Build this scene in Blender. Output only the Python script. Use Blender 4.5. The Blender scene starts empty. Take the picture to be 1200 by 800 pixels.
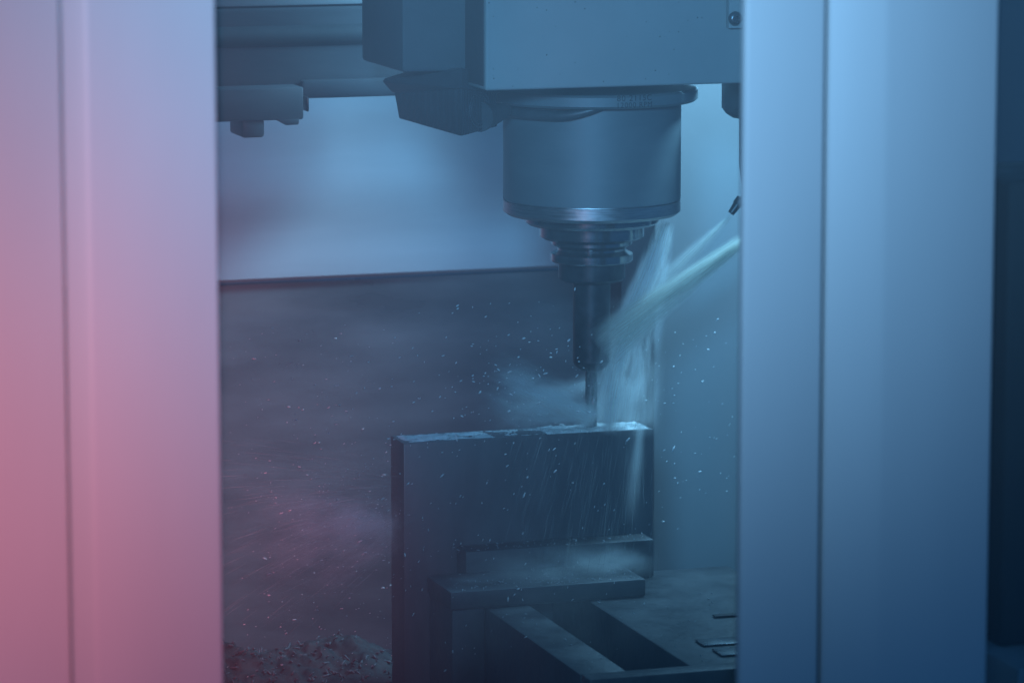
import bpy, bmesh, math, random
from mathutils import Vector, Matrix

# ------------------------------------------------------------------ camera
scene = bpy.context.scene
FPX, YAW, PITCH, DIST = 4570.0, math.radians(18.0), math.radians(8.95), 3.56
F = Vector((math.sin(YAW)*math.cos(PITCH), math.cos(YAW)*math.cos(PITCH), -math.sin(PITCH)))
R = Vector((math.cos(YAW), -math.sin(YAW), 0.0))
U = R.cross(F)
CAM = -(DIST*F + DIST*(93.0/FPX)*R)
cam_data = bpy.data.cameras.new('camera')
cam = bpy.data.objects.new('camera', cam_data)
scene.collection.objects.link(cam)
cam.matrix_world = Matrix(((R.x, U.x, -F.x, CAM.x), (R.y, U.y, -F.y, CAM.y), (R.z, U.z, -F.z, CAM.z), (0, 0, 0, 1)))
cam_data.sensor_width = 36.0
cam_data.lens = FPX/1200.0*36.0
cam_data.clip_start = 0.05
cam_data.clip_end = 60.0
cam_data.dof.use_dof = True
cam_data.dof.focus_distance = 3.5
cam_data.dof.aperture_fstop = 9.0
scene.camera = cam


def at(px, py, Y):
    """point on the plane y = Y seen at a place of the 1200 x 800 photograph"""
    d = F + R*((px-600.0)/FPX) + U*((400.0-py)/FPX)
    return CAM + d*((Y-CAM.y)/d.y)


# ------------------------------------------------------------------ world, lamps, exposure
world = bpy.data.worlds.new('World')
scene.world = world
world.use_nodes = True
wb = world.node_tree.nodes['Background']
wb.inputs[0].default_value = (0.06, 0.29, 0.78, 1)
wb.inputs[1].default_value = 0.20

BLUE = (0.24, 0.585, 1.0)


def lamp(name, kind, loc, target, energy, color, **kw):
    d = bpy.data.lights.new(name, kind)
    d.energy = energy
    d.color = color
    for k, v in kw.items():
        setattr(d, k, v)
    o = bpy.data.objects.new(name, d)
    scene.collection.objects.link(o)
    o.location = loc
    o.rotation_euler = (Vector(target)-Vector(loc)).to_track_quat('-Z', 'Y').to_euler()
    return o


# hall lamp in front of the machine, high up
lamp('hall_spot', 'SPOT', (-1.45, -3.5, 1.0), at(650, -80, -1.0), 460, (0.285, 0.62, 1.0),
     spot_size=math.radians(17.0), spot_blend=1.0, shadow_soft_size=0.2)
# pink lamp outside the doors, shining towards the left leaf
lamp('pink_spot', 'SPOT', (-1.05, -3.3, 0.35), at(15, 620, -1.0), 100, (1.0, 0.25, 0.32),
     spot_size=math.radians(16), spot_blend=1.0, shadow_soft_size=0.15)
lamp('far_pink_fill', 'SPOT', (-1.9, -3.3, 0.35), at(-330, 290, -1.0), 105, (1.0, 0.36, 0.38),
     spot_size=math.radians(19), spot_blend=1.0, shadow_soft_size=0.15)  # second pink fill added for the far left panel
lamp('pink_chamber_fill', 'AREA', at(150, 600, -0.35), at(240, 650, 0.50), 0.36, (1.0, 0.22, 0.32),
     shape='RECTANGLE', size=0.06, size_y=0.16, spread=math.radians(62))  # added pink fill behind the left stile, reddens the lower left
# work lamps under the roof of the cutting chamber
lamp('rear_chamber_lamp', 'AREA', (0.10, 0.30, 0.66), (0.10, 0.52, -0.1), 4.6, (0.17, 0.53, 1.0),
     shape='RECTANGLE', size=1.1, size_y=0.08)
lamp('right_chamber_lamp', 'AREA', (0.37, 0.04, 0.52), (0.14, 0.15, 0.20), 4.2, (0.35, 0.70, 1.0),
     shape='RECTANGLE', size=0.22, size_y=0.10, spread=math.radians(100))

vs = scene.view_settings
vs.view_transform = 'Standard'
vs.look = 'None'
vs.exposure = 0.0
vs.gamma = 1.0
vs.use_curve_mapping = False
scene.render.engine = 'CYCLES'
cy = scene.cycles
cy.use_denoising = True
cy.max_bounces = 8
cy.transparent_max_bounces = 24
cy.volume_bounces = 6
cy.caustics_reflective = False
cy.caustics_refractive = False


# ------------------------------------------------------------------ materials
def new_mat(name):
    m = bpy.data.materials.new(name)
    m.use_nodes = True
    nt = m.node_tree
    return m, nt, nt.nodes['Principled BSDF']


def noise(nt, scale, detail=4.0, stretch=(1, 1, 1), rough=0.55, distortion=0.0):
    tc = nt.nodes.new('ShaderNodeTexCoord')
    mp = nt.nodes.new('ShaderNodeMapping')
    mp.inputs['Scale'].default_value = stretch
    n = nt.nodes.new('ShaderNodeTexNoise')
    n.inputs['Scale'].default_value = scale
    n.inputs['Detail'].default_value = detail
    n.inputs['Roughness'].default_value = rough
    n.inputs['Distortion'].default_value = distortion
    nt.links.new(tc.outputs['Object'], mp.inputs['Vector'])
    nt.links.new(mp.outputs['Vector'], n.inputs['Vector'])
    return n


def ramp(nt, src, stops):
    r = nt.nodes.new('ShaderNodeValToRGB')
    e = r.color_ramp.elements
    while len(e) < len(stops):
        e.new(0.5)
    for el, (p, c) in zip(e, stops):
        el.position = p
        el.color = (c, c, c, 1) if not isinstance(c, tuple) else (*c, 1)
    nt.links.new(src, r.inputs[0])
    return r


def bump(nt, bsdf, src, strength, dist):
    b = nt.nodes.new('ShaderNodeBump')
    b.inputs['Strength'].default_value = strength
    b.inputs['Distance'].default_value = dist
    nt.links.new(src, b.inputs['Height'])
    nt.links.new(b.outputs['Normal'], bsdf.inputs['Normal'])
    return b


def surface(name, c0, c1, metallic=0.0, rough=(0.4, 0.6), scale=20.0, stretch=(1, 1, 1), bump_amt=0.0,
            bump_scale=None, detail=5.0):
    """two-tone noise surface with varying gloss and fine relief"""
    m, nt, b = new_mat(name)
    n = noise(nt, scale, detail, stretch)
    r = ramp(nt, n.outputs['Fac'], [(0.32, c0), (0.68, c1)])
    nt.links.new(r.outputs['Color'], b.inputs['Base Color'])
    b.inputs['Metallic'].default_value = metallic
    rr = ramp(nt, n.outputs['Fac'], [(0.3, rough[0]), (0.7, rough[1])])
    nt.links.new(rr.outputs['Color'], b.inputs['Roughness'])
    if bump_amt:
        n2 = noise(nt, bump_scale or scale*4, 3.0, stretch)
        bump(nt, b, n2.outputs['Fac'], bump_amt, 0.002)
    return m


M = {}
M['door_paint'] = surface('door_paint', (0.56, 0.57, 0.58), (0.62, 0.63, 0.64), 0.0, (0.38, 0.5), 6, (1, 1, 0.25), 0.05, 900)
M['rubber'] = surface('rubber', (0.02, 0.02, 0.022), (0.035, 0.035, 0.035), 0, (0.6, 0.8), 30)
M['wall_paint'] = surface('wall_paint', (0.44, 0.46, 0.47), (0.56, 0.57, 0.58), 0.0, (0.3, 0.5), 5, (0.25, 1, 2.2), 0.08, 60)
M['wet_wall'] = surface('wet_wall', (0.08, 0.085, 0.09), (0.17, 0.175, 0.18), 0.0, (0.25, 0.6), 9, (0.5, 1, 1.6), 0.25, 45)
M['side_panel'] = surface('side_panel', (0.24, 0.255, 0.265), (0.28, 0.29, 0.30), 0.0, (0.35, 0.5), 4, (1, 1, 0.5), 0.04, 200)
M['dark_steel'] = surface('dark_steel', (0.045, 0.05, 0.055), (0.09, 0.095, 0.10), 0.35, (0.3, 0.55), 14, (1, 1, 1), 0.15, 120)
M['black_cover'] = surface('black_cover', (0.07, 0.08, 0.09), (0.12, 0.13, 0.14), 0.0, (0.35, 0.6), 9, (0.4, 1, 2.0), 0.1, 90)
M['casting_paint'] = surface('casting_paint', (0.05, 0.06, 0.065), (0.08, 0.09, 0.095), 0.0, (0.4, 0.55), 9, (1, 1, 1), 0.1, 200)
M['ground_steel'] = surface('ground_steel', (0.30, 0.31, 0.32), (0.42, 0.43, 0.44), 0.9, (0.28, 0.42), 60, (1, 1, 12), 0.06, 500)
M['spindle_steel'] = surface('spindle_steel', (0.13, 0.16, 0.17), (0.16, 0.19, 0.20), 0.35, (0.52, 0.6), 12, (1, 1, 3), 0.0, 300)
M['holder_steel'] = surface('holder_steel', (0.22, 0.225, 0.23), (0.30, 0.305, 0.31), 0.9, (0.14, 0.22), 40, (1, 1, 6))
M['tool_black'] = surface('tool_black', (0.022, 0.025, 0.028), (0.05, 0.055, 0.06), 0.5, (0.3, 0.5), 60)
M['carbide'] = surface('carbide', (0.10, 0.105, 0.11), (0.18, 0.185, 0.19), 0.9, (0.2, 0.35), 80)
M['block_steel'] = surface('block_steel', (0.06, 0.065, 0.07), (0.09, 0.095, 0.10), 0.2, (0.4, 0.6), 22, (1.6, 1, 0.5), 0.10, 70)
M['vise_steel'] = surface('vise_steel', (0.03, 0.032, 0.034), (0.075, 0.078, 0.08), 0.2, (0.35, 0.6), 26, (1, 1, 1), 0.3, 90)
M['table_steel'] = surface('table_steel', (0.04, 0.042, 0.045), (0.11, 0.105, 0.10), 0.3, (0.2, 0.6), 18, (1, 1, 1), 0.4, 70)
M['engraving'] = surface('engraving', (0.02, 0.022, 0.025), (0.03, 0.03, 0.035), 0.2, (0.5, 0.6), 50)
M['screw_steel'] = surface('screw_steel', (0.10, 0.11, 0.12), (0.18, 0.19, 0.2), 0.8, (0.25, 0.4), 60)
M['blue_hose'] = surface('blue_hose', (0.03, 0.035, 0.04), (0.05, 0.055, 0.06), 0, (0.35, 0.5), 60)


def speckled_paint():
    m, nt, b = new_mat('speckled_paint')
    n = noise(nt, 7, 5, (1, 1, 1))
    base = ramp(nt, n.outputs['Fac'], [(0.3, (0.27, 0.285, 0.28)), (0.7, (0.34, 0.35, 0.345))])
    tc = nt.nodes.new('ShaderNodeTexCoord')
    v = nt.nodes.new('ShaderNodeTexVoronoi')
    v.inputs['Scale'].default_value = 230
    v.inputs['Randomness'].default_value = 1
    nt.links.new(tc.outputs['Object'], v.inputs['Vector'])
    spot = ramp(nt, v.outputs['Distance'], [(0.08, 1.0), (0.2, 0.0)])
    # only some of the cells carry a speck
    sep = nt.nodes.new('ShaderNodeSeparateColor')
    nt.links.new(v.outputs['Color'], sep.inputs[0])
    pick = ramp(nt, sep.outputs[0], [(0.80, 0.0), (1.0, 1.0)])
    mul = nt.nodes.new('ShaderNodeMath')
    mul.operation = 'MULTIPLY'
    nt.links.new(spot.outputs['Color'], mul.inputs[0])
    nt.links.new(pick.outputs['Color'], mul.inputs[1])
    mix = nt.nodes.new('ShaderNodeMix')
    mix.data_type = 'RGBA'
    nt.links.new(mul.outputs[0], mix.inputs['Factor'])
    nt.links.new(base.outputs['Color'], mix.inputs['A'])
    mix.inputs['B'].default_value = (0.07, 0.075, 0.08, 1)
    nt.links.new(mix.outputs['Result'], b.inputs['Base Color'])
    b.inputs['Roughness'].default_value = 0.42
    n2 = noise(nt, 700, 2)
    bump(nt, b, n2.outputs['Fac'], 0.08, 0.001)
    return m


M['head_paint'] = speckled_paint()


def ribbed():
    m, nt, b = new_mat('ribbed_cast')
    tc = nt.nodes.new('ShaderNodeTexCoord')
    w = nt.nodes.new('ShaderNodeTexWave')
    w.inputs['Scale'].default_value = 95
    w.inputs['Distortion'].default_value = 1.2
    w.inputs['Detail'].default_value = 2
    nt.links.new(tc.outputs['Object'], w.inputs['Vector'])
    n = noise(nt, 16, 4)
    r = ramp(nt, n.outputs['Fac'], [(0.3, (0.03, 0.033, 0.037)), (0.7, (0.065, 0.07, 0.075))])
    nt.links.new(r.outputs['Color'], b.inputs['Base Color'])
    b.inputs['Roughness'].default_value = 0.42
    b.inputs['Metallic'].default_value = 0.3
    bump(nt, b, w.outputs['Fac'], 0.5, 0.0012)
    return m


M['ribbed'] = ribbed()


def window_mat():
    """polycarbonate pane lifting the darks with an added thin film"""
    m, nt, b = new_mat('polycarbonate')
    nt.nodes.remove(b)
    out = nt.nodes['Material Output']
    tr = nt.nodes.new('ShaderNodeBsdfTransparent')
    tr.inputs[0].default_value = (0.865, 0.97, 1.0, 1)
    gl = nt.nodes.new('ShaderNodeBsdfGlossy')
    gl.inputs['Roughness'].default_value = 0.05
    fr = nt.nodes.new('ShaderNodeFresnel')
    fr.inputs['IOR'].default_value = 1.35
    mx = nt.nodes.new('ShaderNodeMixShader')
    nt.links.new(fr.outputs[0], mx.inputs[0])
    nt.links.new(tr.outputs[0], mx.inputs[1])
    nt.links.new(gl.outputs[0], mx.inputs[2])
    df = nt.nodes.new('ShaderNodeBsdfDiffuse')
    df.inputs[0].default_value = (0.70, 0.74, 0.79, 1)
    n = noise(nt, 5, 6, (1.0, 1, 0.6), 0.6)
    haze = ramp(nt, n.outputs['Fac'], [(0.25, 0.040), (0.75, 0.072)])  # haze mixed over the pane to lift the darks
    mf = nt.nodes.new('ShaderNodeMixShader')
    nt.links.new(haze.outputs['Color'], mf.inputs[0])
    nt.links.new(mx.outputs[0], mf.inputs[1])
    nt.links.new(df.outputs[0], mf.inputs[2])
    nt.links.new(mf.outputs[0], out.inputs['Surface'])
    return m


M['pane'] = window_mat()


def water_mat(name, col, rough=0.15, trans=0.6):
    m, nt, b = new_mat(name)
    b.inputs['Base Color'].default_value = (*col, 1)
    b.inputs['Roughness'].default_value = rough
    b.inputs['Transmission Weight'].default_value = trans
    b.inputs['IOR'].default_value = 1.33
    return m


M['droplet'] = water_mat('droplet', (0.7, 0.72, 0.72), 0.4, 0.1)
def strand_mat():
    m, nt, b = new_mat('strand')
    nt.nodes.remove(b)
    df = nt.nodes.new('ShaderNodeBsdfDiffuse')
    df.inputs[0].default_value = (0.86, 0.90, 0.82, 1)
    tl = nt.nodes.new('ShaderNodeBsdfTranslucent')
    tl.inputs[0].default_value = (0.86, 0.90, 0.82, 1)
    tr = nt.nodes.new('ShaderNodeBsdfTransparent')
    m1 = nt.nodes.new('ShaderNodeMixShader')
    m1.inputs[0].default_value = 0.5
    nt.links.new(df.outputs[0], m1.inputs[1])
    nt.links.new(tl.outputs[0], m1.inputs[2])
    m2 = nt.nodes.new('ShaderNodeMixShader')
    m2.inputs[0].default_value = 0.10
    nt.links.new(tr.outputs[0], m2.inputs[1])
    nt.links.new(m1.outputs[0], m2.inputs[2])
    nt.links.new(m2.outputs[0], nt.nodes['Material Output'].inputs['Surface'])
    return m


M['strand'] = strand_mat()
M['foam'] = surface('foam', (0.35, 0.37, 0.37), (0.72, 0.74, 0.73), 0, (0.35, 0.6), 70, (1, 1, 1), 0.6, 240)
M['heap'] = surface('heap', (0.02, 0.02, 0.021), (0.06, 0.058, 0.056), 0.0, (0.75, 0.95), 60)
M['heap'].node_tree.nodes['Principled BSDF'].inputs['Specular IOR Level'].default_value = 0.2
M['swarf'] = surface('swarf', (0.04, 0.04, 0.042), (0.12, 0.12, 0.125), 0.0, (0.5, 0.7), 60)
M['chip'] = surface('chip', (0.3, 0.3, 0.31), (0.45, 0.45, 0.46), 0.0, (0.25, 0.4), 80)


def spray_mat(name, r0, r1, length, density, col, streak=(1, 1, 0.12), scale=90.0, lo=0.42, hi=0.72, end_fade=0.35,
              start_fade=0.03, power=1.5):
    """volume of a jet running down local -Z from radius r0 to r1, broken into streaks"""
    m, nt, b = new_mat(name)
    nt.nodes.remove(b)
    out = nt.nodes['Material Output']
    pv = nt.nodes.new('ShaderNodeVolumePrincipled')
    pv.inputs['Color'].default_value = (*col, 1)
    pv.inputs['Anisotropy'].default_value = 0.1
    tc = nt.nodes.new('ShaderNodeTexCoord')
    sx = nt.nodes.new('ShaderNodeSeparateXYZ')
    nt.links.new(tc.outputs['Object'], sx.inputs[0])

    def math_(op, a, bb=None, clamp=False):
        n = nt.nodes.new('ShaderNodeMath')
        n.operation = op
        n.use_clamp = clamp
        for i, v in enumerate((a, bb)):
            if v is None:
                continue
            if isinstance(v, (int, float)):
                n.inputs[i].default_value = v
            else:
                nt.links.new(v, n.inputs[i])
        return n.outputs[0]
    t = math_('DIVIDE', math_('MULTIPLY', sx.outputs[2], -1.0), length, True)
    rad = math_('ADD', math_('MULTIPLY', t, r1-r0), r0)
    rho = math_('SQRT', math_('ADD', math_('POWER', sx.outputs[0], 2.0), math_('POWER', sx.outputs[1], 2.0)))
    edge = math_('SUBTRACT', 1.0, math_('DIVIDE', rho, rad), True)
    edge = math_('POWER', math_('MULTIPLY', edge, 1.3, True), power)
    n = noise(nt, scale, 3.0, streak, 0.55, 0.3)
    rp = ramp(nt, n.outputs['Fac'], [(lo, 0.0), (hi, 1.0)])
    n2 = noise(nt, scale*0.28, 2.0, (1, 1, 0.5))
    rp2 = ramp(nt, n2.outputs['Fac'], [(0.3, 0.25), (0.65, 1.0)])
    fade_out = math_('DIVIDE', math_('SUBTRACT', 1.0, t), end_fade, True)
    fade_in = math_('DIVIDE', t, start_fade, True)
    d = math_('MULTIPLY', edge, rp.outputs['Color'])
    d = math_('MULTIPLY', d, rp2.outputs['Color'])
    d = math_('MULTIPLY', d, fade_out)
    d = math_('MULTIPLY', d, fade_in)
    # the jet thins as it widens
    thin = math_('DIVIDE', r0, rad)
    d = math_('MULTIPLY', d, math_('MULTIPLY', thin, density))
    nt.links.new(d, pv.inputs['Density'])
    nt.links.new(pv.outputs[0], out.inputs['Volume'])
    return m


# ------------------------------------------------------------------ mesh helpers
COL = scene.collection


def link(name, mesh, mat, parent=None, smooth=None):
    o = bpy.data.objects.new(name, mesh)
    if mat:
        mesh.materials.append(mat)
    COL.objects.link(o)
    if parent:
        o.parent = parent
        o.matrix_parent_inverse = Matrix.Translation(-parent.location)
    if smooth is not None:
        for p in mesh.polygons:
            p.use_smooth = True
        if smooth < 179:
            mesh.set_sharp_from_angle(angle=math.radians(smooth))
    return o


def bm_obj(name, bm, mat, parent=None, smooth=None):
    bmesh.ops.recalc_face_normals(bm, faces=bm.faces[:])
    me = bpy.data.meshes.new(name)
    bm.to_mesh(me)
    bm.free()
    return link(name, me, mat, parent, smooth)


def add_box(bm, x0, x1, y0, y1, z0, z1, bevel=0.0, seg=2):
    vs_ = [bm.verts.new((x, y, z)) for z in (z0, z1) for y in (y0, y1) for x in (x0, x1)]
    fs = [bm.faces.new([vs_[i] for i in f]) for f in ((0, 2, 3, 1), (4, 5, 7, 6), (0, 1, 5, 4), (2, 6, 7, 3), (0, 4, 6, 2), (1, 3, 7, 5))]
    if bevel:
        es = list({e for f in fs for e in f.edges})
        bmesh.ops.bevel(bm, geom=es, offset=bevel, segments=seg, affect='EDGES', profile=0.5)


def box(name, x0, x1, y0, y1, z0, z1, mat, parent=None, bevel=0.002, seg=2):
    bm = bmesh.new()
    add_box(bm, x0, x1, y0, y1, z0, z1, bevel, seg)
    return bm_obj(name, bm, mat, parent, 40)


def prism_z(name, pts, z0, z1, mat, parent=None, bevel=0.0):
    bm = bmesh.new()
    lo = [bm.verts.new((x, y, z0)) for x, y in pts]
    hi = [bm.verts.new((x, y, z1)) for x, y in pts]
    n = len(pts)
    for i in range(n):
        bm.faces.new((lo[i], lo[(i+1) % n], hi[(i+1) % n], hi[i]))
    bm.faces.new(lo[::-1])
    bm.faces.new(hi)
    if bevel:
        bmesh.ops.bevel(bm, geom=bm.edges[:], offset=bevel, segments=3, affect='EDGES', profile=0.5)
    return bm_obj(name, bm, mat, parent, 40)


def lathe(name, prof, mat, parent=None, n=96, center=(0, 0), smooth=30):
    bm = bmesh.new()
    rings = []
    for r, z in prof:
        rings.append([bm.verts.new((center[0]+r*math.cos(2*math.pi*i/n), center[1]+r*math.sin(2*math.pi*i/n), z)) for i in range(n)])
    for a, b in zip(rings, rings[1:]):
        for i in range(n):
            bm.faces.new((a[i], a[(i+1) % n], b[(i+1) % n], b[i]))
    bm.faces.new(rings[0])
    bm.faces.new(rings[-1][::-1])
    return bm_obj(name, bm, mat, parent, smooth)


def tube(name, pts, radii, mat, parent=None, n=14, cap=True):
    bm = bmesh.new()
    rings = []
    pts = [Vector(p) for p in pts]
    for i, p in enumerate(pts):
        d = (pts[min(i+1, len(pts)-1)]-pts[max(i-1, 0)]).normalized()
        a = d.orthogonal().normalized() if i == 0 else (prev_a - d*prev_a.dot(d)).normalized()
        prev_a = a
        b = d.cross(a)
        r = radii[i] if isinstance(radii, (list, tuple)) else radii
        rings.append([bm.verts.new(p+(a*math.cos(2*math.pi*k/n)+b*math.sin(2*math.pi*k/n))*r) for k in range(n)])
    for p, q in zip(rings, rings[1:]):
        for k in range(n):
            bm.faces.new((p[k], p[(k+1) % n], q[(k+1) % n], q[k]))
    if cap:
        bm.faces.new(rings[0][::-1])
        bm.faces.new(rings[-1])
    return bm_obj(name, bm, mat, parent, 40)


def hull(name, pts, mat, parent=None, bevel=0.0015):
    bm = bmesh.new()
    for p in pts:
        bm.verts.new(p)
    bmesh.ops.convex_hull(bm, input=bm.verts[:])
    bmesh.ops.dissolve_limit(bm, angle_limit=math.radians(2), verts=bm.verts[:], edges=bm.edges[:])
    if bevel:
        bmesh.ops.bevel(bm, geom=bm.edges[:], offset=bevel, segments=2, affect='EDGES', profile=0.5)
    return bm_obj(name, bm, mat, parent, 40)


def thing(name, label, cat, loc=(0, 0, 0), group=None):
    o = bpy.data.objects.new(name, None)
    COL.objects.link(o)
    o.location = loc
    o['label'] = label
    o['category'] = cat
    if group:
        o['group'] = group
    return o


def tag(o, label=None, cat=None, group=None, kind=None):
    for k, v in (('label', label), ('category', cat), ('group', group), ('kind', kind)):
        if v:
            o[k] = v
    return o


rng = random.Random(7)

# ------------------------------------------------------------------ chamber (setting)
Y_BACK = 0.55
z_seam = at(450, 324, Y_BACK).z
z_floor = -0.62
x_lw = -0.62
bw = []
# upper back wall: folded sheet steel with shallow horizontal steps
prof = [(Y_BACK+0.004, z_seam), (Y_BACK-0.002, z_seam+0.004)]
for k in range(1, 120):
    zz = z_seam+0.004+k*0.009
    prof.append((Y_BACK-0.002+0.0011*(1-math.cos(k*0.009/0.085*2*math.pi)), zz))
bm = bmesh.new()
front0 = [bm.verts.new((x_lw-0.2, y, zz)) for y, zz in prof]
front1 = [bm.verts.new((1.3, y, zz)) for y, zz in prof]
back0 = [bm.verts.new((x_lw-0.2, Y_BACK+0.03, zz)) for y, zz in prof]
back1 = [bm.verts.new((1.3, Y_BACK+0.03, zz)) for y, zz in prof]
n = len(prof)
for i in range(n-1):
    bm.faces.new((front0[i], front1[i], front1[i+1], front0[i+1]))
    bm.faces.new((back0[i+1], back1[i+1], back1[i], back0[i]))
    bm.faces.new((front0[i], front0[i+1], back0[i+1], back0[i]))
    bm.faces.new((front1[i+1], front1[i], back1[i], back1[i+1]))
bm.faces.new((front0[0], back0[0], back1[0], front1[0]))
bm.faces.new((front0[-1], front1[-1], back1[-1], back0[-1]))
tag(bm_obj('back_wall', bm, M['wall_paint'], None, 35), kind='structure')
# lower back wall: set back under the lip and sloping away
hull_pts = [Vector((x, y, zz)) for x in (x_lw-0.2, 1.3) for y, zz in
            ((Y_BACK+0.012, z_seam-0.004), (Y_BACK+0.03, z_seam-0.004), (Y_BACK+0.014, z_floor), (Y_BACK+0.04, z_floor))]
tag(hull('lower_back_wall', hull_pts, M['wet_wall'], None, 0), kind='structure')
tag(box('chamber_floor', x_lw-0.25, 1.35, -0.94, Y_BACK+0.2, z_floor-0.03, z_floor, M['dark_steel'], None, 0), kind='structure')
tag(box('left_wall', x_lw-0.24, x_lw-0.21, -0.93, Y_BACK-0.01, z_floor, 1.1, M['wet_wall'], None, 0), kind='structure')
# plain side panel on the right with a deep edge
x_sp = at(766, 420, 0.30).x
tag(box('right_wall', x_sp, 1.29, 0.30, 0.40, z_floor, 1.1, M['side_panel'], None, 0.003), kind='structure')

# ------------------------------------------------------------------ spindle
zc = lambda y: at(693, y, 0.0).z
mpp = DIST/FPX
sp = thing('spindle', 'cylindrical steel spindle nose with wide collar hanging under the machine head', 'spindle', (0, 0, 0))
z_ft = zc(101)
rf = 123*mpp
fl = lathe('collar', [(rf-0.002, z_ft), (rf, z_ft-0.002), (rf, zc(114)), (rf-0.003, zc(117)), (0.05, zc(117.2))], M['spindle_steel'], sp)
rb = 103.5*mpp
lathe('housing', [(rb-0.001, zc(116.5)), (rb, zc(118)), (rb, zc(231.5))], M['spindle_steel'], sp)
lathe('nose_ring', [(rb-0.002, zc(231.6)), (rb-0.0018, zc(232.8)), (rb, zc(233.2)), (rb, zc(246)), (rb-0.004, zc(250)), (0.055, zc(251.5))],
      M['ground_steel'], sp)
lathe('drive_flange', [(78*mpp, zc(250)), (78*mpp, zc(258.5)), (74*mpp, zc(262)), (0.04, zc(263))], M['holder_steel'], sp)
lathe('seal_ring', [(61*mpp, zc(262)), (61*mpp, zc(276)), (56*mpp, zc(279)), (0.03, zc(280))], M['holder_steel'], sp)
# lettering on the collar, wrapped round it
def wrapped_text(body, size, ang0, zmid, parent):
    cu = bpy.data.curves.new('engraved_text', 'FONT')
    cu.body = body
    cu.size = size
    cu.align_x = 'CENTER'
    cu.align_y = 'CENTER'
    cu.space_character = 1.15
    tmp = bpy.data.objects.new('tmp', cu)
    me = bpy.data.meshes.new_from_object(tmp)
    bpy.data.objects.remove(tmp)
    for v in me.vertices:
        a = ang0 + v.co.x/rf
        v.co = Vector(((rf+0.00025)*math.cos(a), (rf+0.00025)*math.sin(a), zmid+v.co.y))
    me.name = 'engraved_text'
    return link('engraved_text', me, M['engraving'], parent)
ang_t = math.radians(-90-18+22)
wrapped_text('80 2115C', 0.0075, ang_t, zc(104.6), sp)
wrapped_text('12000 RPM', 0.0066, ang_t, zc(112.4), sp)

th = thing('tool_holder', 'dark grooved tool holder with slim cylindrical collet nose under the spindle', 'tool holder', (0, 0, zc(335)))
lathe('grip_flange', [(44*mpp, zc(279.5)), (47*mpp, zc(281)), (47*mpp, zc(285)), (40*mpp, zc(289.5)), (40*mpp, zc(292)), (48*mpp, zc(296)),
                      (48*mpp, zc(304)), (46*mpp, zc(306)), (0.012, zc(306.5))], M['holder_steel'], th)
lathe('shoulder', [(39*mpp, zc(306)), (39*mpp, zc(325)), (36*mpp, zc(328)), (0.01, zc(329))], M['tool_black'], th)
lathe('shank', [(22*mpp, zc(328)), (21.5*mpp, zc(423)), (0.01, zc(424))], M['tool_black'], th)
lathe('collet_nose', [(21.5*mpp, zc(423.5)), (20*mpp, zc(427)), (13*mpp, zc(433)), (0.003, zc(433.5))], M['tool_black'], th)

# end mill with twisted flutes
em_n, em_seg = 32, 30
ze0, ze1 = zc(433), at(620, 511, -0.022).z+0.0006
bm = bmesh.new()
rings = []
for i in range(em_seg+1):
    t = i/em_seg
    zz = ze0+(ze1-ze0)*t
    ring = []
    for k in range(em_n):
        a = 2*math.pi*k/em_n
        cut = max(0.0, t-0.15)/0.85
        r = 7.0*mpp*(1-0.30*min(1, cut*4)*max(0, math.cos(4*(a+t*3.2)))**2)
        ring.append(bm.verts.new((r*math.cos(a), r*math.sin(a), zz)))
    rings.append(ring)
for a, b in zip(rings, rings[1:]):
    for k in range(em_n):
        bm.faces.new((a[k], a[(k+1) % em_n], b[(k+1) % em_n], b[k]))
bm.faces.new(rings[0])
bm.faces.new(rings[-1])
tag(bm_obj('end_mill', bm, M['carbide'], None, 60), 'thin fluted end mill cutting the wet top of the steel block', 'end mill')

# ------------------------------------------------------------------ machine head
yc = -0.13
hx0 = at(569, 60, yc).x
hx1 = hx0+0.25
hz0 = at(695, 103, yc).z
hd = thing('milling_head', 'grey speckled machine head box above the spindle', 'milling head', (0.05, 0, hz0))
box('front_cover', hx0, hx1, yc, yc+0.056, hz0, hz0+0.55, M['head_paint'], hd, 0.0022, 3)
box('dark_side_sheet', hx0-0.0012, hx0-0.0002, yc+0.004, yc+0.055, hz0+0.004, hz0+0.54, M['rubber'], hd, 0)  # thin black sheet added over the left side for a dark bellows gap
cx0 = at(471, 50, yc+0.06).x
box('casting', cx0, hx1-0.01, yc+0.06, 0.06, hz0+0.012, hz0+0.55, M['casting_paint'], hd, 0.004, 2)
box('bottom_plate', hx0+0.006, hx1-0.006, yc+0.058, 0.055, hz0+0.003, hz0+0.0118, M['casting_paint'], hd, 0.001)
# bracket plate with its screw on the front cover
p0, p1 = at(850.5, 33, yc), at(905, 33, yc)
bp = box('bracket_plate', p0.x, p1.x, yc-0.008, yc-0.0002, p0.z, p0.z+0.14, M['head_paint'], hd, 0.0008)
pc = at(861, 22, yc-0.008)
for dx, dz in ((0, 0), (0, 0.1), (0.024, 0.0), (0.024, 0.1)):
    bm = bmesh.new()
    ns = 28
    pr = [(0.0062, 0.0), (0.0064, -0.0012), (0.0052, -0.0034), (0.0034, -0.0042), (0.0030, -0.0042), (0.0026, -0.002), (0.0006, -0.002)]
    rr = [[bm.verts.new((pc.x+dx+r*math.cos(2*math.pi*i/ns), yc-0.0082+d, pc.z+dz+r*math.sin(2*math.pi*i/ns))) for i in range(ns)] for r, d in pr]
    for a, b in zip(rr, rr[1:]):
        for i in range(ns):
            bm.faces.new((a[i], a[(i+1) % ns], b[(i+1) % ns], b[i]))
    bm.faces.new(rr[-1])
    bm_obj('screw', bm, M['screw_steel'], bp, 40)

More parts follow.
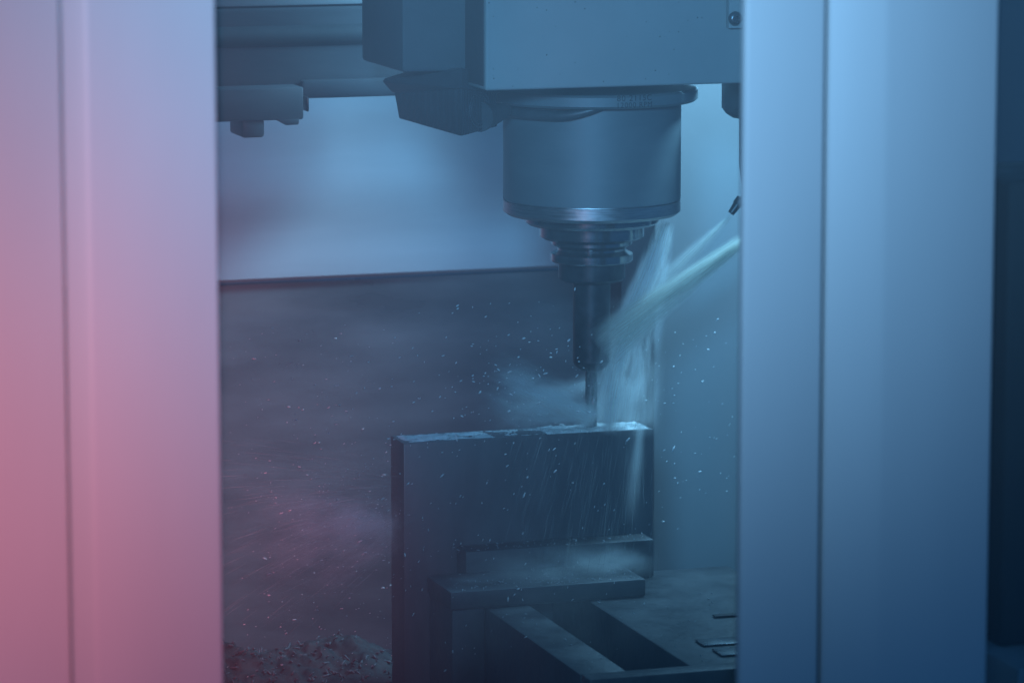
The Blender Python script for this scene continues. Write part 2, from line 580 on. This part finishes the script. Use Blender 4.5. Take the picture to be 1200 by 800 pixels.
# ------------------------------------------------------------------ nozzle block left of the spindle
nb = thing('coolant_block', 'black ribbed angular coolant block beside the spindle collar', 'coolant block', at(530, 120, -0.05))
blk = hull('body', [at(461, 103, 0.0), at(541, 98, -0.085), at(582, 108, -0.05), at(500, 92, 0.05),
                    at(467.5, 139, 0.0), at(540.5, 160, -0.085), at(583, 148.5, -0.05), at(505, 132, 0.05)], M['ribbed'], nb, 0.0012)
hull('mounting_plate', [at(448, 93, 0.0), at(541, 80, -0.088), at(584, 88, -0.05), at(500, 76, 0.06),
                        at(449, 97, 0.0), at(460, 109, 0.0), at(541, 104, -0.088), at(586, 110, -0.05), at(500, 96, 0.06)], M['dark_steel'], nb, 0.001)
c0, c1 = at(562, 137, -0.064), at(592, 130, -0.030)
tube('nozzle_cone', [c0, c0.lerp(c1, 0.45), c1], [0.0135, 0.0105, 0.0065], M['dark_steel'], nb, 24)
fa, fb, fc = at(540.5, 160, -0.085), at(583, 148.5, -0.05), at(582, 108, -0.05)
fn = (fb-fa).cross(fc-fa).normalized()
if fn.y > 0:
    fn = -fn
ctr = (fa+fb+fc+at(541, 98, -0.085))/4
a = (fb-fa).normalized()
b = fn.cross(a)
for r_ in (0.0125, 0.0155):
    pts = [ctr+fn*0.0002+(a*math.cos(q*math.pi/12)+b*math.sin(q*math.pi/12))*r_ for q in range(25)]
    tube('swivel_ring', pts, 0.0008, M['screw_steel'], nb, 8, False)
# dark tube added for the coolant block's shadow band on the housing
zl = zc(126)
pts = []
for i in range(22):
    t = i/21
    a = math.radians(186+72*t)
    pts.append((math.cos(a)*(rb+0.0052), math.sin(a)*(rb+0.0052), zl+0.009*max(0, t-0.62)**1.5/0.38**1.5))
tube('shadow_band', pts, [0.0048]*16+[0.0046, 0.0043, 0.004, 0.0036, 0.0032, 0.0028], M['blue_hose'], nb, 12)

# ------------------------------------------------------------------ nozzle on the right
ym = -0.03
cm = at(876, 110, ym)
cn = thing('coolant_nozzle', 'dark coolant manifold with thin hose and nozzle under the right of the head', 'nozzle', (cm.x, ym, hz0))
rm = 0.0235
zt = lambda y: at(870, y, ym).z
lathe('manifold', [(rm, hz0+0.002), (rm, zt(126)), (rm-0.004, zt(133)), (rm-0.010, zt(138)), (0.004, zt(139))], M['dark_steel'], cn, 40, (cm.x, ym))
hp = [at(869.5, y, ym-0.0) for y in (134, 150, 165, 180, 195)] + [at(871.5, 210, ym), at(874, 221, ym), at(873, 229, ym), at(867, 236, ym)]
tube('hose', hp, 0.0026, M['blue_hose'], cn, 12)
nt0, nt1 = at(869, 233, ym), at(856.5, 250, ym)
tube('nozzle_tip', [nt0, nt0.lerp(nt1, 0.4), nt0.lerp(nt1, 0.42), nt1], [0.0048, 0.0048, 0.0040, 0.0030], M['tool_black'], cn, 16)
n2a, n2b = at(905, 252, ym-0.03), at(878, 274, ym-0.03)
tube('nozzle_tip', [n2a, n2a.lerp(n2b, 0.5), n2b], [0.0065, 0.006, 0.005], M['tool_black'], cn, 16)
tube('hose', [(cm.x+0.012, ym, zt(136)), (cm.x+0.03, ym-0.01, zt(180)), (cm.x+0.036, ym-0.02, zt(225)), n2a], 0.004, M['blue_hose'], cn, 12)

# ------------------------------------------------------------------ tool magazine at the back left
yt = 0.22
mg = thing('tool_magazine', 'dark tool magazine housing with stepped underside at the back wall', 'tool magazine', at(360, 60, yt))
xl = at(180, 60, yt).x
zb = at(400, 112, yt).z
xr = at(640, 60, yt).x
box('upper_rail', xl, xr, yt+0.01, 0.36, at(400, 7, yt).z, at(400, 7, yt).z+0.2, M['wall_paint'], mg, 0.003)
box('cover', xl, xr, yt, 0.38, zb, at(400, 8.5, yt).z, M['black_cover'], mg, 0.004)
zr = at(430, 40, yt).z
tube('reflection_bar', [(xl, yt+0.005, zr), (xr, yt+0.005, zr)], 0.011, M['casting_paint'], mg, 28)  # added bar in place of a soft pane reflection
box('lower_trim', at(350, 100, yt).x, xr, yt-0.012, yt-0.0005, zb-0.001, at(400, 92, yt).z, M['black_cover'], mg, 0.003)
box('drive_housing', xl, at(356, 120, yt-0.03).x, yt-0.03, 0.36, at(330, 141, yt-0.03).z, zb+0.012, M['black_cover'], mg, 0.002)
hull('cam_foot', [at(322, 140, yt-0.03), at(351, 139, yt-0.03), at(335, 147, yt-0.03), at(350, 146, yt-0.03),
                  at(322, 140, yt+0.03), at(351, 139, yt+0.03), at(335, 147, yt+0.03), at(350, 146, yt+0.03)], M['black_cover'], mg, 0.001)
box('mounting_stub', at(284, 150, yt-0.03).x, at(311, 150, yt-0.03).x, yt-0.028, yt+0.02, at(297, 162, yt-0.03).z, at(297, 140, yt-0.03).z, M['black_cover'], mg, 0.003)
box('glint_strip', at(360.3, 120, yt-0.03).x, at(362.0, 120, yt-0.03).x, yt-0.03, yt-0.012, at(361, 131, yt-0.03).z, at(361, 114, yt-0.03).z, M['screw_steel'], mg, 0.0003)  # metal sliver put in for a bright glint at the housing edge

# ------------------------------------------------------------------ work block, vise, table
yb0, yb1 = -0.022, 0.020
zbt = at(620, 511, yb0).z
bx0, bx1 = at(473, 519, yb0).x, at(766, 505, yb0).x
zv = at(700, 750, -0.27).z
wb_ = box('steel_block', bx0, bx1, yb0, yb1, zv-0.1148, zbt, M['block_steel'], None, 0.0012)
tag(wb_, 'tall dark steel block clamped upright in the vise under the end mill', 'steel block')

vz = thing('machine_vise', 'dark steel machine vise with open slot holding the block', 'vise', (0, -0.1, zv-0.1))
zb_v0 = zv-0.115
vx0 = at(572, 718, -0.13).x
yj = -0.125
zt1 = at(640, 640, -0.052).z
zt2 = at(640, 686, yj).z
jx1 = at(757, 690, yj).x
jx0 = at(528, 690, yj).x
box('fixed_jaw', at(545, 640, -0.05).x, at(766, 640, -0.05).x, -0.052, yb0-0.001, zv+0.0005, zt1, M['vise_steel'], vz, 0.002)
box('jaw_step', jx0, jx1, yj, -0.0525, zv+0.0005, zt2, M['vise_steel'], vz, 0.002)
box('jaw_base', jx0+0.002, vx0-0.0005, yj+0.002, -0.053, zb_v0, zv, M['vise_steel'], vz, 0.002)
box('rear_jaw', bx0+0.02, bx1-0.005, yb1+0.001, yb1+0.06, zv-0.115, zt1, M['vise_steel'], vz, 0.002)
yf = at(690, 789, -0.40)
yfr = -0.40
xin_l = at(735, 776, yfr+0.022).x
xin_r = at(808, 768, yfr+0.022).x
vxr = at(990, 750, -0.3).x
zb_v = zv-0.115
box('left_rail', vx0, xin_l, yfr+0.022, yb0-0.001, zb_v, zv, M['vise_steel'], vz, 0.0025)
box('right_rail', xin_r, vxr, yfr+0.022, yb0-0.001, zb_v, zv, M['vise_steel'], vz, 0.0025)
box('front_bar', vx0, vxr, yfr, yfr+0.0215, zb_v, zv+0.001, M['vise_steel'], vz, 0.004)
box('slot_floor', xin_l+0.0005, xin_r-0.0005, yfr+0.022, -0.05, zb_v, zb_v+0.02, M['dark_steel'], vz, 0.0)
# lead screw in the slot
tube('lead_screw', [((xin_l+xin_r)/2, yfr+0.02, zv-0.06), ((xin_l+xin_r)/2, -0.06, zv-0.06)], 0.011, M['dark_steel'], vz, 20)

cl = thing('step_clamp', 'small steel strap clamp with bolt at the side of the vise', 'clamp', (at(855, 765, -0.33).x, -0.33, zv))
q0, q1 = at(846, 772, -0.36), at(900, 772, -0.36)
box('strap', q0.x, q1.x, -0.36, -0.335, zv+0.0005, zv+0.0022, M['carbide'], cl, 0.001)
box('strap', q0.x-0.002, q1.x, -0.322, -0.300, zv+0.0005, zv+0.0022, M['carbide'], cl, 0.001)
lathe('bolt', [(0.008, zv+0.0036), (0.008, zv+0.009), (0.006, zv+0.010)], M['screw_steel'], cl, 6, (q0.x+0.04, -0.347))
tag(box('chip_wiper', at(836, 748, -0.22).x, at(900, 748, -0.22).x, -0.224, -0.216, zv+0.0005, zv+0.0022, M['rubber'], None, 0.001),
    'thin black rubber wiper strip lying across the vise rail', 'wiper')

# machine table with T-slots
ztb = zb_v - 0.0005
tb = thing('machine_table', 'dark wet slotted machine table below the vise', 'table', (0, 0, ztb-0.08))
ys = [-0.46, -0.33, -0.19, -0.05, 0.09, 0.23]
for a, b in zip(ys, ys[1:]):
    box('table_rib', -0.50, 0.72, a+0.009, b-0.009, ztb-0.04, ztb, M['table_steel'], tb, 0.002)
box('table_bed', -0.50, 0.72, -0.46, 0.23, ztb-0.10, ztb-0.041, M['table_steel'], tb, 0.002)
box('table_end', -0.512, -0.5005, -0.46, 0.23, ztb-0.10, ztb-0.002, M['table_steel'], tb, 0.001)
tag(box('table_saddle', -0.30, 0.45, -0.35, 0.15, z_floor, ztb-0.1005, M['dark_steel'], None, 0.004), 'dark cast saddle under the slotted table', 'saddle')
# plug in a table slot and a small block lying on the table at the left
pz = at(400, 735, -0.02)
lathe_o = lathe('slot_plug', [(0.011, ztb+0.004), (0.012, ztb+0.003), (0.012, ztb+0.0003)], M['rubber'], None, 24, (at(402, 737, 0.02).x, 0.02))
tag(lathe_o, 'round black plug on the table left of the vise', 'plug')
zz = ztb
pp = at(300, 780, -0.07)
tag(box('parallel_bar', at(296, 785, -0.08).x, at(333, 785, -0.08).x, -0.09, -0.055, ztb+0.0005, ztb+0.02, M['vise_steel'], None, 0.0015),
    'short steel bar lying on the dark table left of the vise', 'steel bar')

# ------------------------------------------------------------------ dark cabinet seen through the right pane
yk = -0.80
k0 = at(1178, 400, yk)
cbz = at(1185, 757, yk).z
cb = box('side_cabinet', k0.x, k0.x+0.22, yk, yk+0.12, cbz, at(1190, 212, yk).z, M['black_cover'], None, 0.005, 4)
cb.data.materials[0] = M['rubber']
tag(cb, 'tall black rounded cover standing behind the right door pane', 'cover')
lg = box('ledge', at(1150, 790, yk).x, k0.x+0.3, yk-0.06, yk+0.2, z_floor, cbz-0.0005, M['wall_paint'], None, 0.004)
tag(lg, 'pale ledge under the tall black cover behind the right door pane', 'ledge')

# ------------------------------------------------------------------ doors
YD = -1.0
zd0, zd1 = -0.66, 0.85
X = lambda px, Y=YD: at(px, 400, Y).x
tag(prism_z('enclosure_panel', [(X(-260, YD+0.01), YD+0.01), (X(78, YD+0.01), YD+0.01), (X(78, YD+0.01), YD+0.022), (X(-260, YD+0.01), YD+0.022)],
            zd0, zd1, M['door_paint'], None, 0.003), 'flat painted enclosure panel beside the pink lit door stile', 'panel')
dl = thing('sliding_door', 'painted sliding door framing the large window onto the spindle', 'door', (0, YD, zd0))
prism_z('stile', [(X(79, YD+0.008), YD+0.008), (X(107), YD), (X(257.5), YD), (X(257.5), YD+0.0135), (X(79, YD+0.008), YD+0.0135)],
        zd0, zd1, M['door_paint'], dl, 0.0022)
xs0, xs1 = X(870, YD+0.004), X(964, YD+0.004)
prism_z('stile', [(xs0, YD+0.004), (xs1, YD+0.004), (xs1, YD+0.0135), (xs0, YD+0.0135)], zd0, zd1, M['door_paint'], dl, 0.0028)
box('window_pane', X(257.5)-0.02, xs0+0.02, YD+0.0140, YD+0.019, zd0+0.01, zd1-0.01, M['pane'], dl, 0)
dr = thing('sliding_door', 'painted right sliding door with folded stile and narrow dark window', 'door', (0.5, YD, zd0))
xe = X(1164)
prism_z('stile', [(X(966, YD+0.009), YD+0.009), (X(1035), YD), (xe, YD), (xe, YD+0.0135), (X(966, YD+0.009), YD+0.0135)],
        zd0, zd1, M['door_paint'], dr, 0.0025)
box('groove_shade_strip', X(955), X(985), YD+0.0137, YD+0.02, zd0, zd1, M['rubber'], dr, 0)  # black strip added behind the gap to give its shadow line
box('window_pane', xe-0.02, xe+0.30, YD+0.014, YD+0.019, zd0+0.01, zd1-0.01, M['pane'], dr, 0)
tag(box('door_sill', X(-260), xe+0.35, YD-0.01, YD+0.07, zd0-0.06, zd0-0.0005, M['door_paint'], None, 0.003), kind='structure')

# ------------------------------------------------------------------ coolant: jets, splash, mist, drops, foam
COOL = (0.95, 0.96, 0.94)


def jet(name, p0, p1, r0, r1, density, label, cat='coolant jet', kind=None, group=None, n=20, **kw):
    p0, p1 = Vector(p0), Vector(p1)
    L = (p1-p0).length
    bm = bmesh.new()
    rings = []
    for i in range(9):
        t = i/8
        r = r0+(r1-r0)*t
        rings.append([bm.verts.new((r*math.cos(2*math.pi*k/n), r*math.sin(2*math.pi*k/n), -L*t)) for k in range(n)])
    for a, b in zip(rings, rings[1:]):
        for k in range(n):
            bm.faces.new((a[k], a[(k+1) % n], b[(k+1) % n], b[k]))
    bm.faces.new(rings[0])
    bm.faces.new(rings[-1])
    col = kw.pop('col', COOL)
    o = bm_obj(name, bm, spray_mat(name, r0, r1, L, density, col, **kw), None)
    o.location = p0
    o.rotation_euler = (p1-p0).to_track_quat('-Z', 'Y').to_euler()
    tag(o, label, cat, group, kind)
    return o


YJ = -0.03
jet('coolant_jet', at(872, 279, YJ-0.03), at(700, 408, YJ+0.005), 0.0072, 0.026, 1200,
    'thick pale coolant jet shooting from behind the right stile to the tool', lo=0.38, hi=0.62, col=(0.97, 0.97, 0.90))
jet('coolant_jet', at(857, 251, YJ), at(765, 345, YJ), 0.0035, 0.017, 450,
    'thin faint coolant jet leaving the small nozzle tip', lo=0.38, hi=0.66, col=(0.97, 0.97, 0.92))
jet('coolant_stream', at(781, 258, -0.02), at(742, 400, -0.02), 0.010, 0.030, 900,
    'white coolant stream falling from the edge of the spindle nose', 'coolant stream', start_fade=0.3, lo=0.42, hi=0.64, streak=(1, 1, 0.2), col=(0.96, 0.97, 0.97))
jet('falling_spray', at(742, 350, -0.02), at(722, 506, -0.015), 0.032, 0.046, 330,
    'veil of coolant spray falling between the tool and the block edge', 'spray', 'stuff', lo=0.44, hi=0.70, streak=(1, 1, 0.25), scale=70, start_fade=0.3, end_fade=0.12)
jet('splash', at(696, 488, -0.01), at(570, 455, -0.03), 0.016, 0.052, 520,
    'splash of coolant thrown to the left of the end mill', 'splash', 'stuff', lo=0.40, hi=0.70, end_fade=0.8, start_fade=0.05, streak=(1, 1, 0.3))
jet('splash', at(705, 440, 0.012), at(580, 500, 0.012), 0.008, 0.030, 190,
    'sheet of spray driven down past the tool onto the block', 'splash', 'stuff', lo=0.28, hi=0.75, end_fade=0.5, start_fade=0.15)
jet('runoff', at(748, 498, -0.034), at(738, 615, -0.036), 0.008, 0.012, 120,
    'coolant running down the front of the block below the jets', 'runoff', 'stuff', lo=0.36, hi=0.66, end_fade=0.6)
jet('mist', at(470, 612, 0.02), at(285, 645, -0.05), 0.030, 0.10, 130,
    'pale mist drifting off the left side of the block', 'mist', 'stuff', lo=0.40, hi=0.75, streak=(1, 1, 0.45), scale=48, end_fade=0.9, start_fade=0.2)


jet('mist', at(640, 600, -0.16), at(640, 800, -0.24), 0.14, 0.17, 2.2,
    'thin mist hanging in front of the vise', 'mist', 'stuff', lo=0.25, hi=0.8, streak=(1, 1, 1), scale=22, end_fade=0.3, start_fade=0.4)


def strands(name, p0, p1, r0, r1, count, label, cat, rad=0.00045, gather=1.0):
    """fine threads of coolant inside a jet, each a thin bent tube"""
    p0, p1 = Vector(p0), Vector(p1)
    L = (p1-p0).length
    d = (p1-p0).normalized()
    a = d.orthogonal().normalized()
    b = d.cross(a)
    verts, faces = [], []
    for i in range(count):
        th_ = rng.uniform(0, 2*math.pi)
        q = rng.random()**0.6*gather
        t0 = rng.random()**1.3*0.85
        t1 = min(1.0, t0+rng.uniform(0.08, 0.28))
        k0 = len(verts)
        ns = 6
        w = rad*rng.uniform(0.5, 1.3)
        for s_ in range(ns):
            t = t0+(t1-t0)*s_/(ns-1)
            r = (r0+(r1-r0)*t)*q
            c = p0+d*(L*t)+(a*math.cos(th_+0.3*t)+b*math.sin(th_+0.3*t))*r+Vector((0, 0, -0.015*t*t*L/0.1*0.2))
            ww = w*math.sin(math.pi*(0.06+0.88*s_/(ns-1)))
            for m_ in range(4):
                verts.append(c+(a*math.cos(m_*math.pi/2)+b*math.sin(m_*math.pi/2))*ww)
        for s_ in range(ns-1):
            for m_ in range(4):
                i0 = k0+s_*4
                faces.append((i0+m_, i0+(m_+1) % 4, i0+4+(m_+1) % 4, i0+4+m_))
    me = bpy.data.meshes.new(name)
    me.from_pydata(verts, [], faces)
    o = link(name, me, M['strand'], None, 180)
    tag(o, label, cat, None, 'stuff')
    return o


strands('coolant_threads', at(872, 279, YJ-0.03), at(705, 404, YJ+0.005), 0.0055, 0.018, 520,
        'pale streaks of coolant within the thick jet from the right', 'coolant')
strands('coolant_threads', at(857, 251, YJ), at(770, 340, YJ), 0.0022, 0.011, 110,
        'sparse pale streaks within the thin jet from the small nozzle', 'coolant', 0.0003)
strands('coolant_threads', at(781, 258, -0.02), at(742, 395, -0.02), 0.008, 0.018, 420,
        'white streaks falling from the edge of the spindle nose', 'coolant')
strands('coolant_threads', at(742, 370, -0.02), at(724, 502, -0.015), 0.022, 0.034, 300,
        'loose white streaks falling onto the block beside the end mill', 'coolant', 0.0003)
strands('coolant_threads', at(690, 492, -0.01), at(595, 452, -0.03), 0.010, 0.034, 200,
        'fine streaks splashing leftwards off the top of the block', 'coolant', 0.00025)


strands('coolant_threads', at(690, 505, -0.045), at(660, 690, -0.075), 0.070, 0.085, 420,
        'faint slanting streaks of coolant raining down the face of the block', 'coolant', 0.00022)
strands('coolant_threads', at(462, 590, 0.0), at(270, 640, -0.05), 0.040, 0.12, 420,
        'faint streaks of coolant flung left from the block', 'coolant', 0.00026)
jet('splash', at(770, 655, -0.09), at(520, 690, -0.10), 0.022, 0.034, 60,
    'low splash of coolant spreading over the vise jaw', 'splash', 'stuff', lo=0.36, hi=0.72, streak=(1, 1, 0.5), scale=60, end_fade=0.5, start_fade=0.2)


def scatter_blobs(name, items, mat, label, cat, kind='stuff'):
    """small stretched drops; items are (centre, axis, length, radius)"""
    bm = bmesh.new()
    base = bmesh.new()
    bmesh.ops.create_icosphere(base, subdivisions=1, radius=1.0)
    bv = [v.co.copy() for v in base.verts]
    bf = [[v.index for v in f.verts] for f in base.faces]
    base.free()
    verts, faces = [], []
    for c, d, ln, r in items:
        q = Vector((0, 0, 1)).rotation_difference(Vector(d).normalized())
        o = len(verts)
        for v in bv:
            verts.append(Vector(c)+q @ Vector((v.x*r, v.y*r, v.z*ln)))
        faces += [[i+o for i in f] for f in bf]
    bm.free()
    me = bpy.data.meshes.new(name)
    me.from_pydata(verts, [], faces)
    ob = link(name, me, mat, None, 180)
    tag(ob, label, cat, None, kind)
    return ob


drops = []
def drop(px, py, Y, size, ang, stretch):
    size *= 0.45+0.75*rng.random()**2
    stretch *= 1.5
    d = R*math.cos(ang)+Vector((0, 0, 1))*math.sin(ang)
    drops.append((at(px, py, Y), d, size*stretch, size))
for i in range(480):       # thrown across the left of the chamber
    px = 262+200*rng.random()**0.8
    py = 380+420*rng.random()
    if rng.random() < 0.35:
        px, py = rng.gauss(400, 50), rng.gauss(600, 40)
    drop(px, py, rng.uniform(-0.25, 0.2), rng.uniform(0.00022, 0.0006)*(1.5 if rng.random() < 0.08 else 1), rng.gauss(0.25, 0.25), rng.uniform(1, 2.8))
for i in range(260):       # round the tool
    px, py = rng.gauss(640, 90), rng.gauss(455, 45)
    drop(px, py, rng.uniform(-0.15, 0.1), rng.uniform(0.0003, 0.0008), rng.gauss(0.5, 0.5), rng.uniform(1, 2.5))
for i in range(150):       # in front of the block and the vise
    px, py = rng.uniform(470, 765), 800-290*rng.random()**0.9
    drop(px, py, rng.uniform(-0.30, -0.10), rng.uniform(0.00028, 0.0007), rng.gauss(1.0, 0.4), rng.uniform(1, 3))
for i in range(60):        # by the right wall
    drop(rng.uniform(770, 865), rng.uniform(380, 620), rng.uniform(-0.1, 0.2), rng.uniform(0.0003, 0.0008), rng.gauss(0.3, 0.5), rng.uniform(1, 2))
scatter_blobs('droplets', drops, M['droplet'], 'fine coolant droplets flying through the chamber', 'droplets')

from mathutils import noise as mnoise
bm = bmesh.new()
nx, ny = 260, 26
grid = []
for i in range(nx+1):
    col_ = []
    for k in range(ny+1):
        u, v = i/nx, k/ny
        x_, y_ = bx0+0.002+(bx1-bx0-0.004)*u, yb0+0.0015+(yb1-yb0-0.003)*v
        cover = 0.35 if u < 0.36 else (0.02 if u < 0.58 else 0.75)
        cover += 0.25*math.sin(u*9.0+0.6)*0.3
        h = mnoise.fractal(Vector((x_*70, y_*150, 3.1)), 0.9, 2.1, 4)*0.0016+(cover-0.15)*0.0022
        h += 0.0006*mnoise.noise(Vector((x_*420, y_*420, 9)))
        edge = min(1.0, v*7, (1-v)*7, u*60, (1-u)*60)
        col_.append(bm.verts.new((x_, y_, zbt+0.0001-0.0012*(1-edge)+h*edge)))
    grid.append(col_)
for i in range(nx):
    for k in range(ny):
        bm.faces.new((grid[i][k], grid[i+1][k], grid[i+1][k+1], grid[i][k+1]))
fo = bm_obj('foam', bm, M['foam'], None, 180)
tag(fo, 'white coolant foam lying along the top of the steel block', 'foam', None, 'stuff')

chips = []
for i in range(330):
    u = rng.random()
    if u < 0.45:
        c = (rng.uniform(jx0+0.01, jx1-0.002), rng.gauss(yj+0.02, 0.022), zt2)
        if not (yj+0.002 < c[1] < -0.054):
            continue
    elif u < 0.62:
        c = (rng.uniform(jx0+0.03, bx1), rng.uniform(-0.051, -0.024), zt1)
    else:
        x_ = rng.uniform(vx0+0.004, vxr-0.01)
        y_ = rng.uniform(yfr+0.03, yj)
        if xin_l < x_ < xin_r:
            continue
        c = (x_, y_, zv)
    s = rng.uniform(0.0003, 0.0008)
    chips.append(((c[0], c[1], c[2]+s*0.6), (rng.uniform(-1, 1), rng.uniform(-1, 1), rng.uniform(-0.3, 0.5)), s*rng.uniform(1.2, 3.2), s*0.6))
scatter_blobs('chips', chips, M['chip'], 'fine metal chips strewn over the vise', 'chips')

# heap of wet swarf behind the left of the table
hx_a, hx_b, hy_a, hy_b = -0.48, bx0+0.06, 0.065, 0.225


def heap_z(x, y):
    u, v = (x-hx_a)/(hx_b-hx_a), (y-hy_a)/(hy_b-hy_a)
    env = min(1, u*6, (1-u)*6)*math.sin(math.pi*min(1, max(0, v)))
    f = mnoise.fractal(Vector((x*13, y*13, 1.7)), 0.8, 2.0, 5)
    g = mnoise.fractal(Vector((x*75, y*75, 4.2)), 0.7, 2.0, 3)
    return ztb-0.003+max(0.0, env)*(0.026+0.018*f+0.004*g)


bm = bmesh.new()
nx, ny = 170, 80
grid = [[bm.verts.new((hx_a+(hx_b-hx_a)*i/nx, hy_a+(hy_b-hy_a)*k/ny,
                       heap_z(hx_a+(hx_b-hx_a)*i/nx, hy_a+(hy_b-hy_a)*k/ny))) for k in range(ny+1)] for i in range(nx+1)]
for i in range(nx):
    for k in range(ny):
        bm.faces.new((grid[i][k], grid[i+1][k], grid[i+1][k+1], grid[i][k+1]))
tag(bm_obj('swarf_heap', bm, M['heap'], None, 180), 'dark heap of wet swarf on the table left of the block', 'swarf', None, 'stuff')
curls = []
for i in range(500):
    x_, y_ = rng.uniform(hx_a+0.02, hx_b-0.02), rng.uniform(hy_a+0.01, hy_b-0.01)
    s_ = rng.uniform(0.0005, 0.0012)
    curls.append(((x_, y_, heap_z(x_, y_)+s_), (rng.uniform(-1, 1), rng.uniform(-1, 1), rng.uniform(-0.4, 0.8)), s_*rng.uniform(2, 6), s_))
scatter_blobs('swarf_curls', curls, M['swarf'], 'slivers of metal swarf lying on the dark heap', 'swarf')
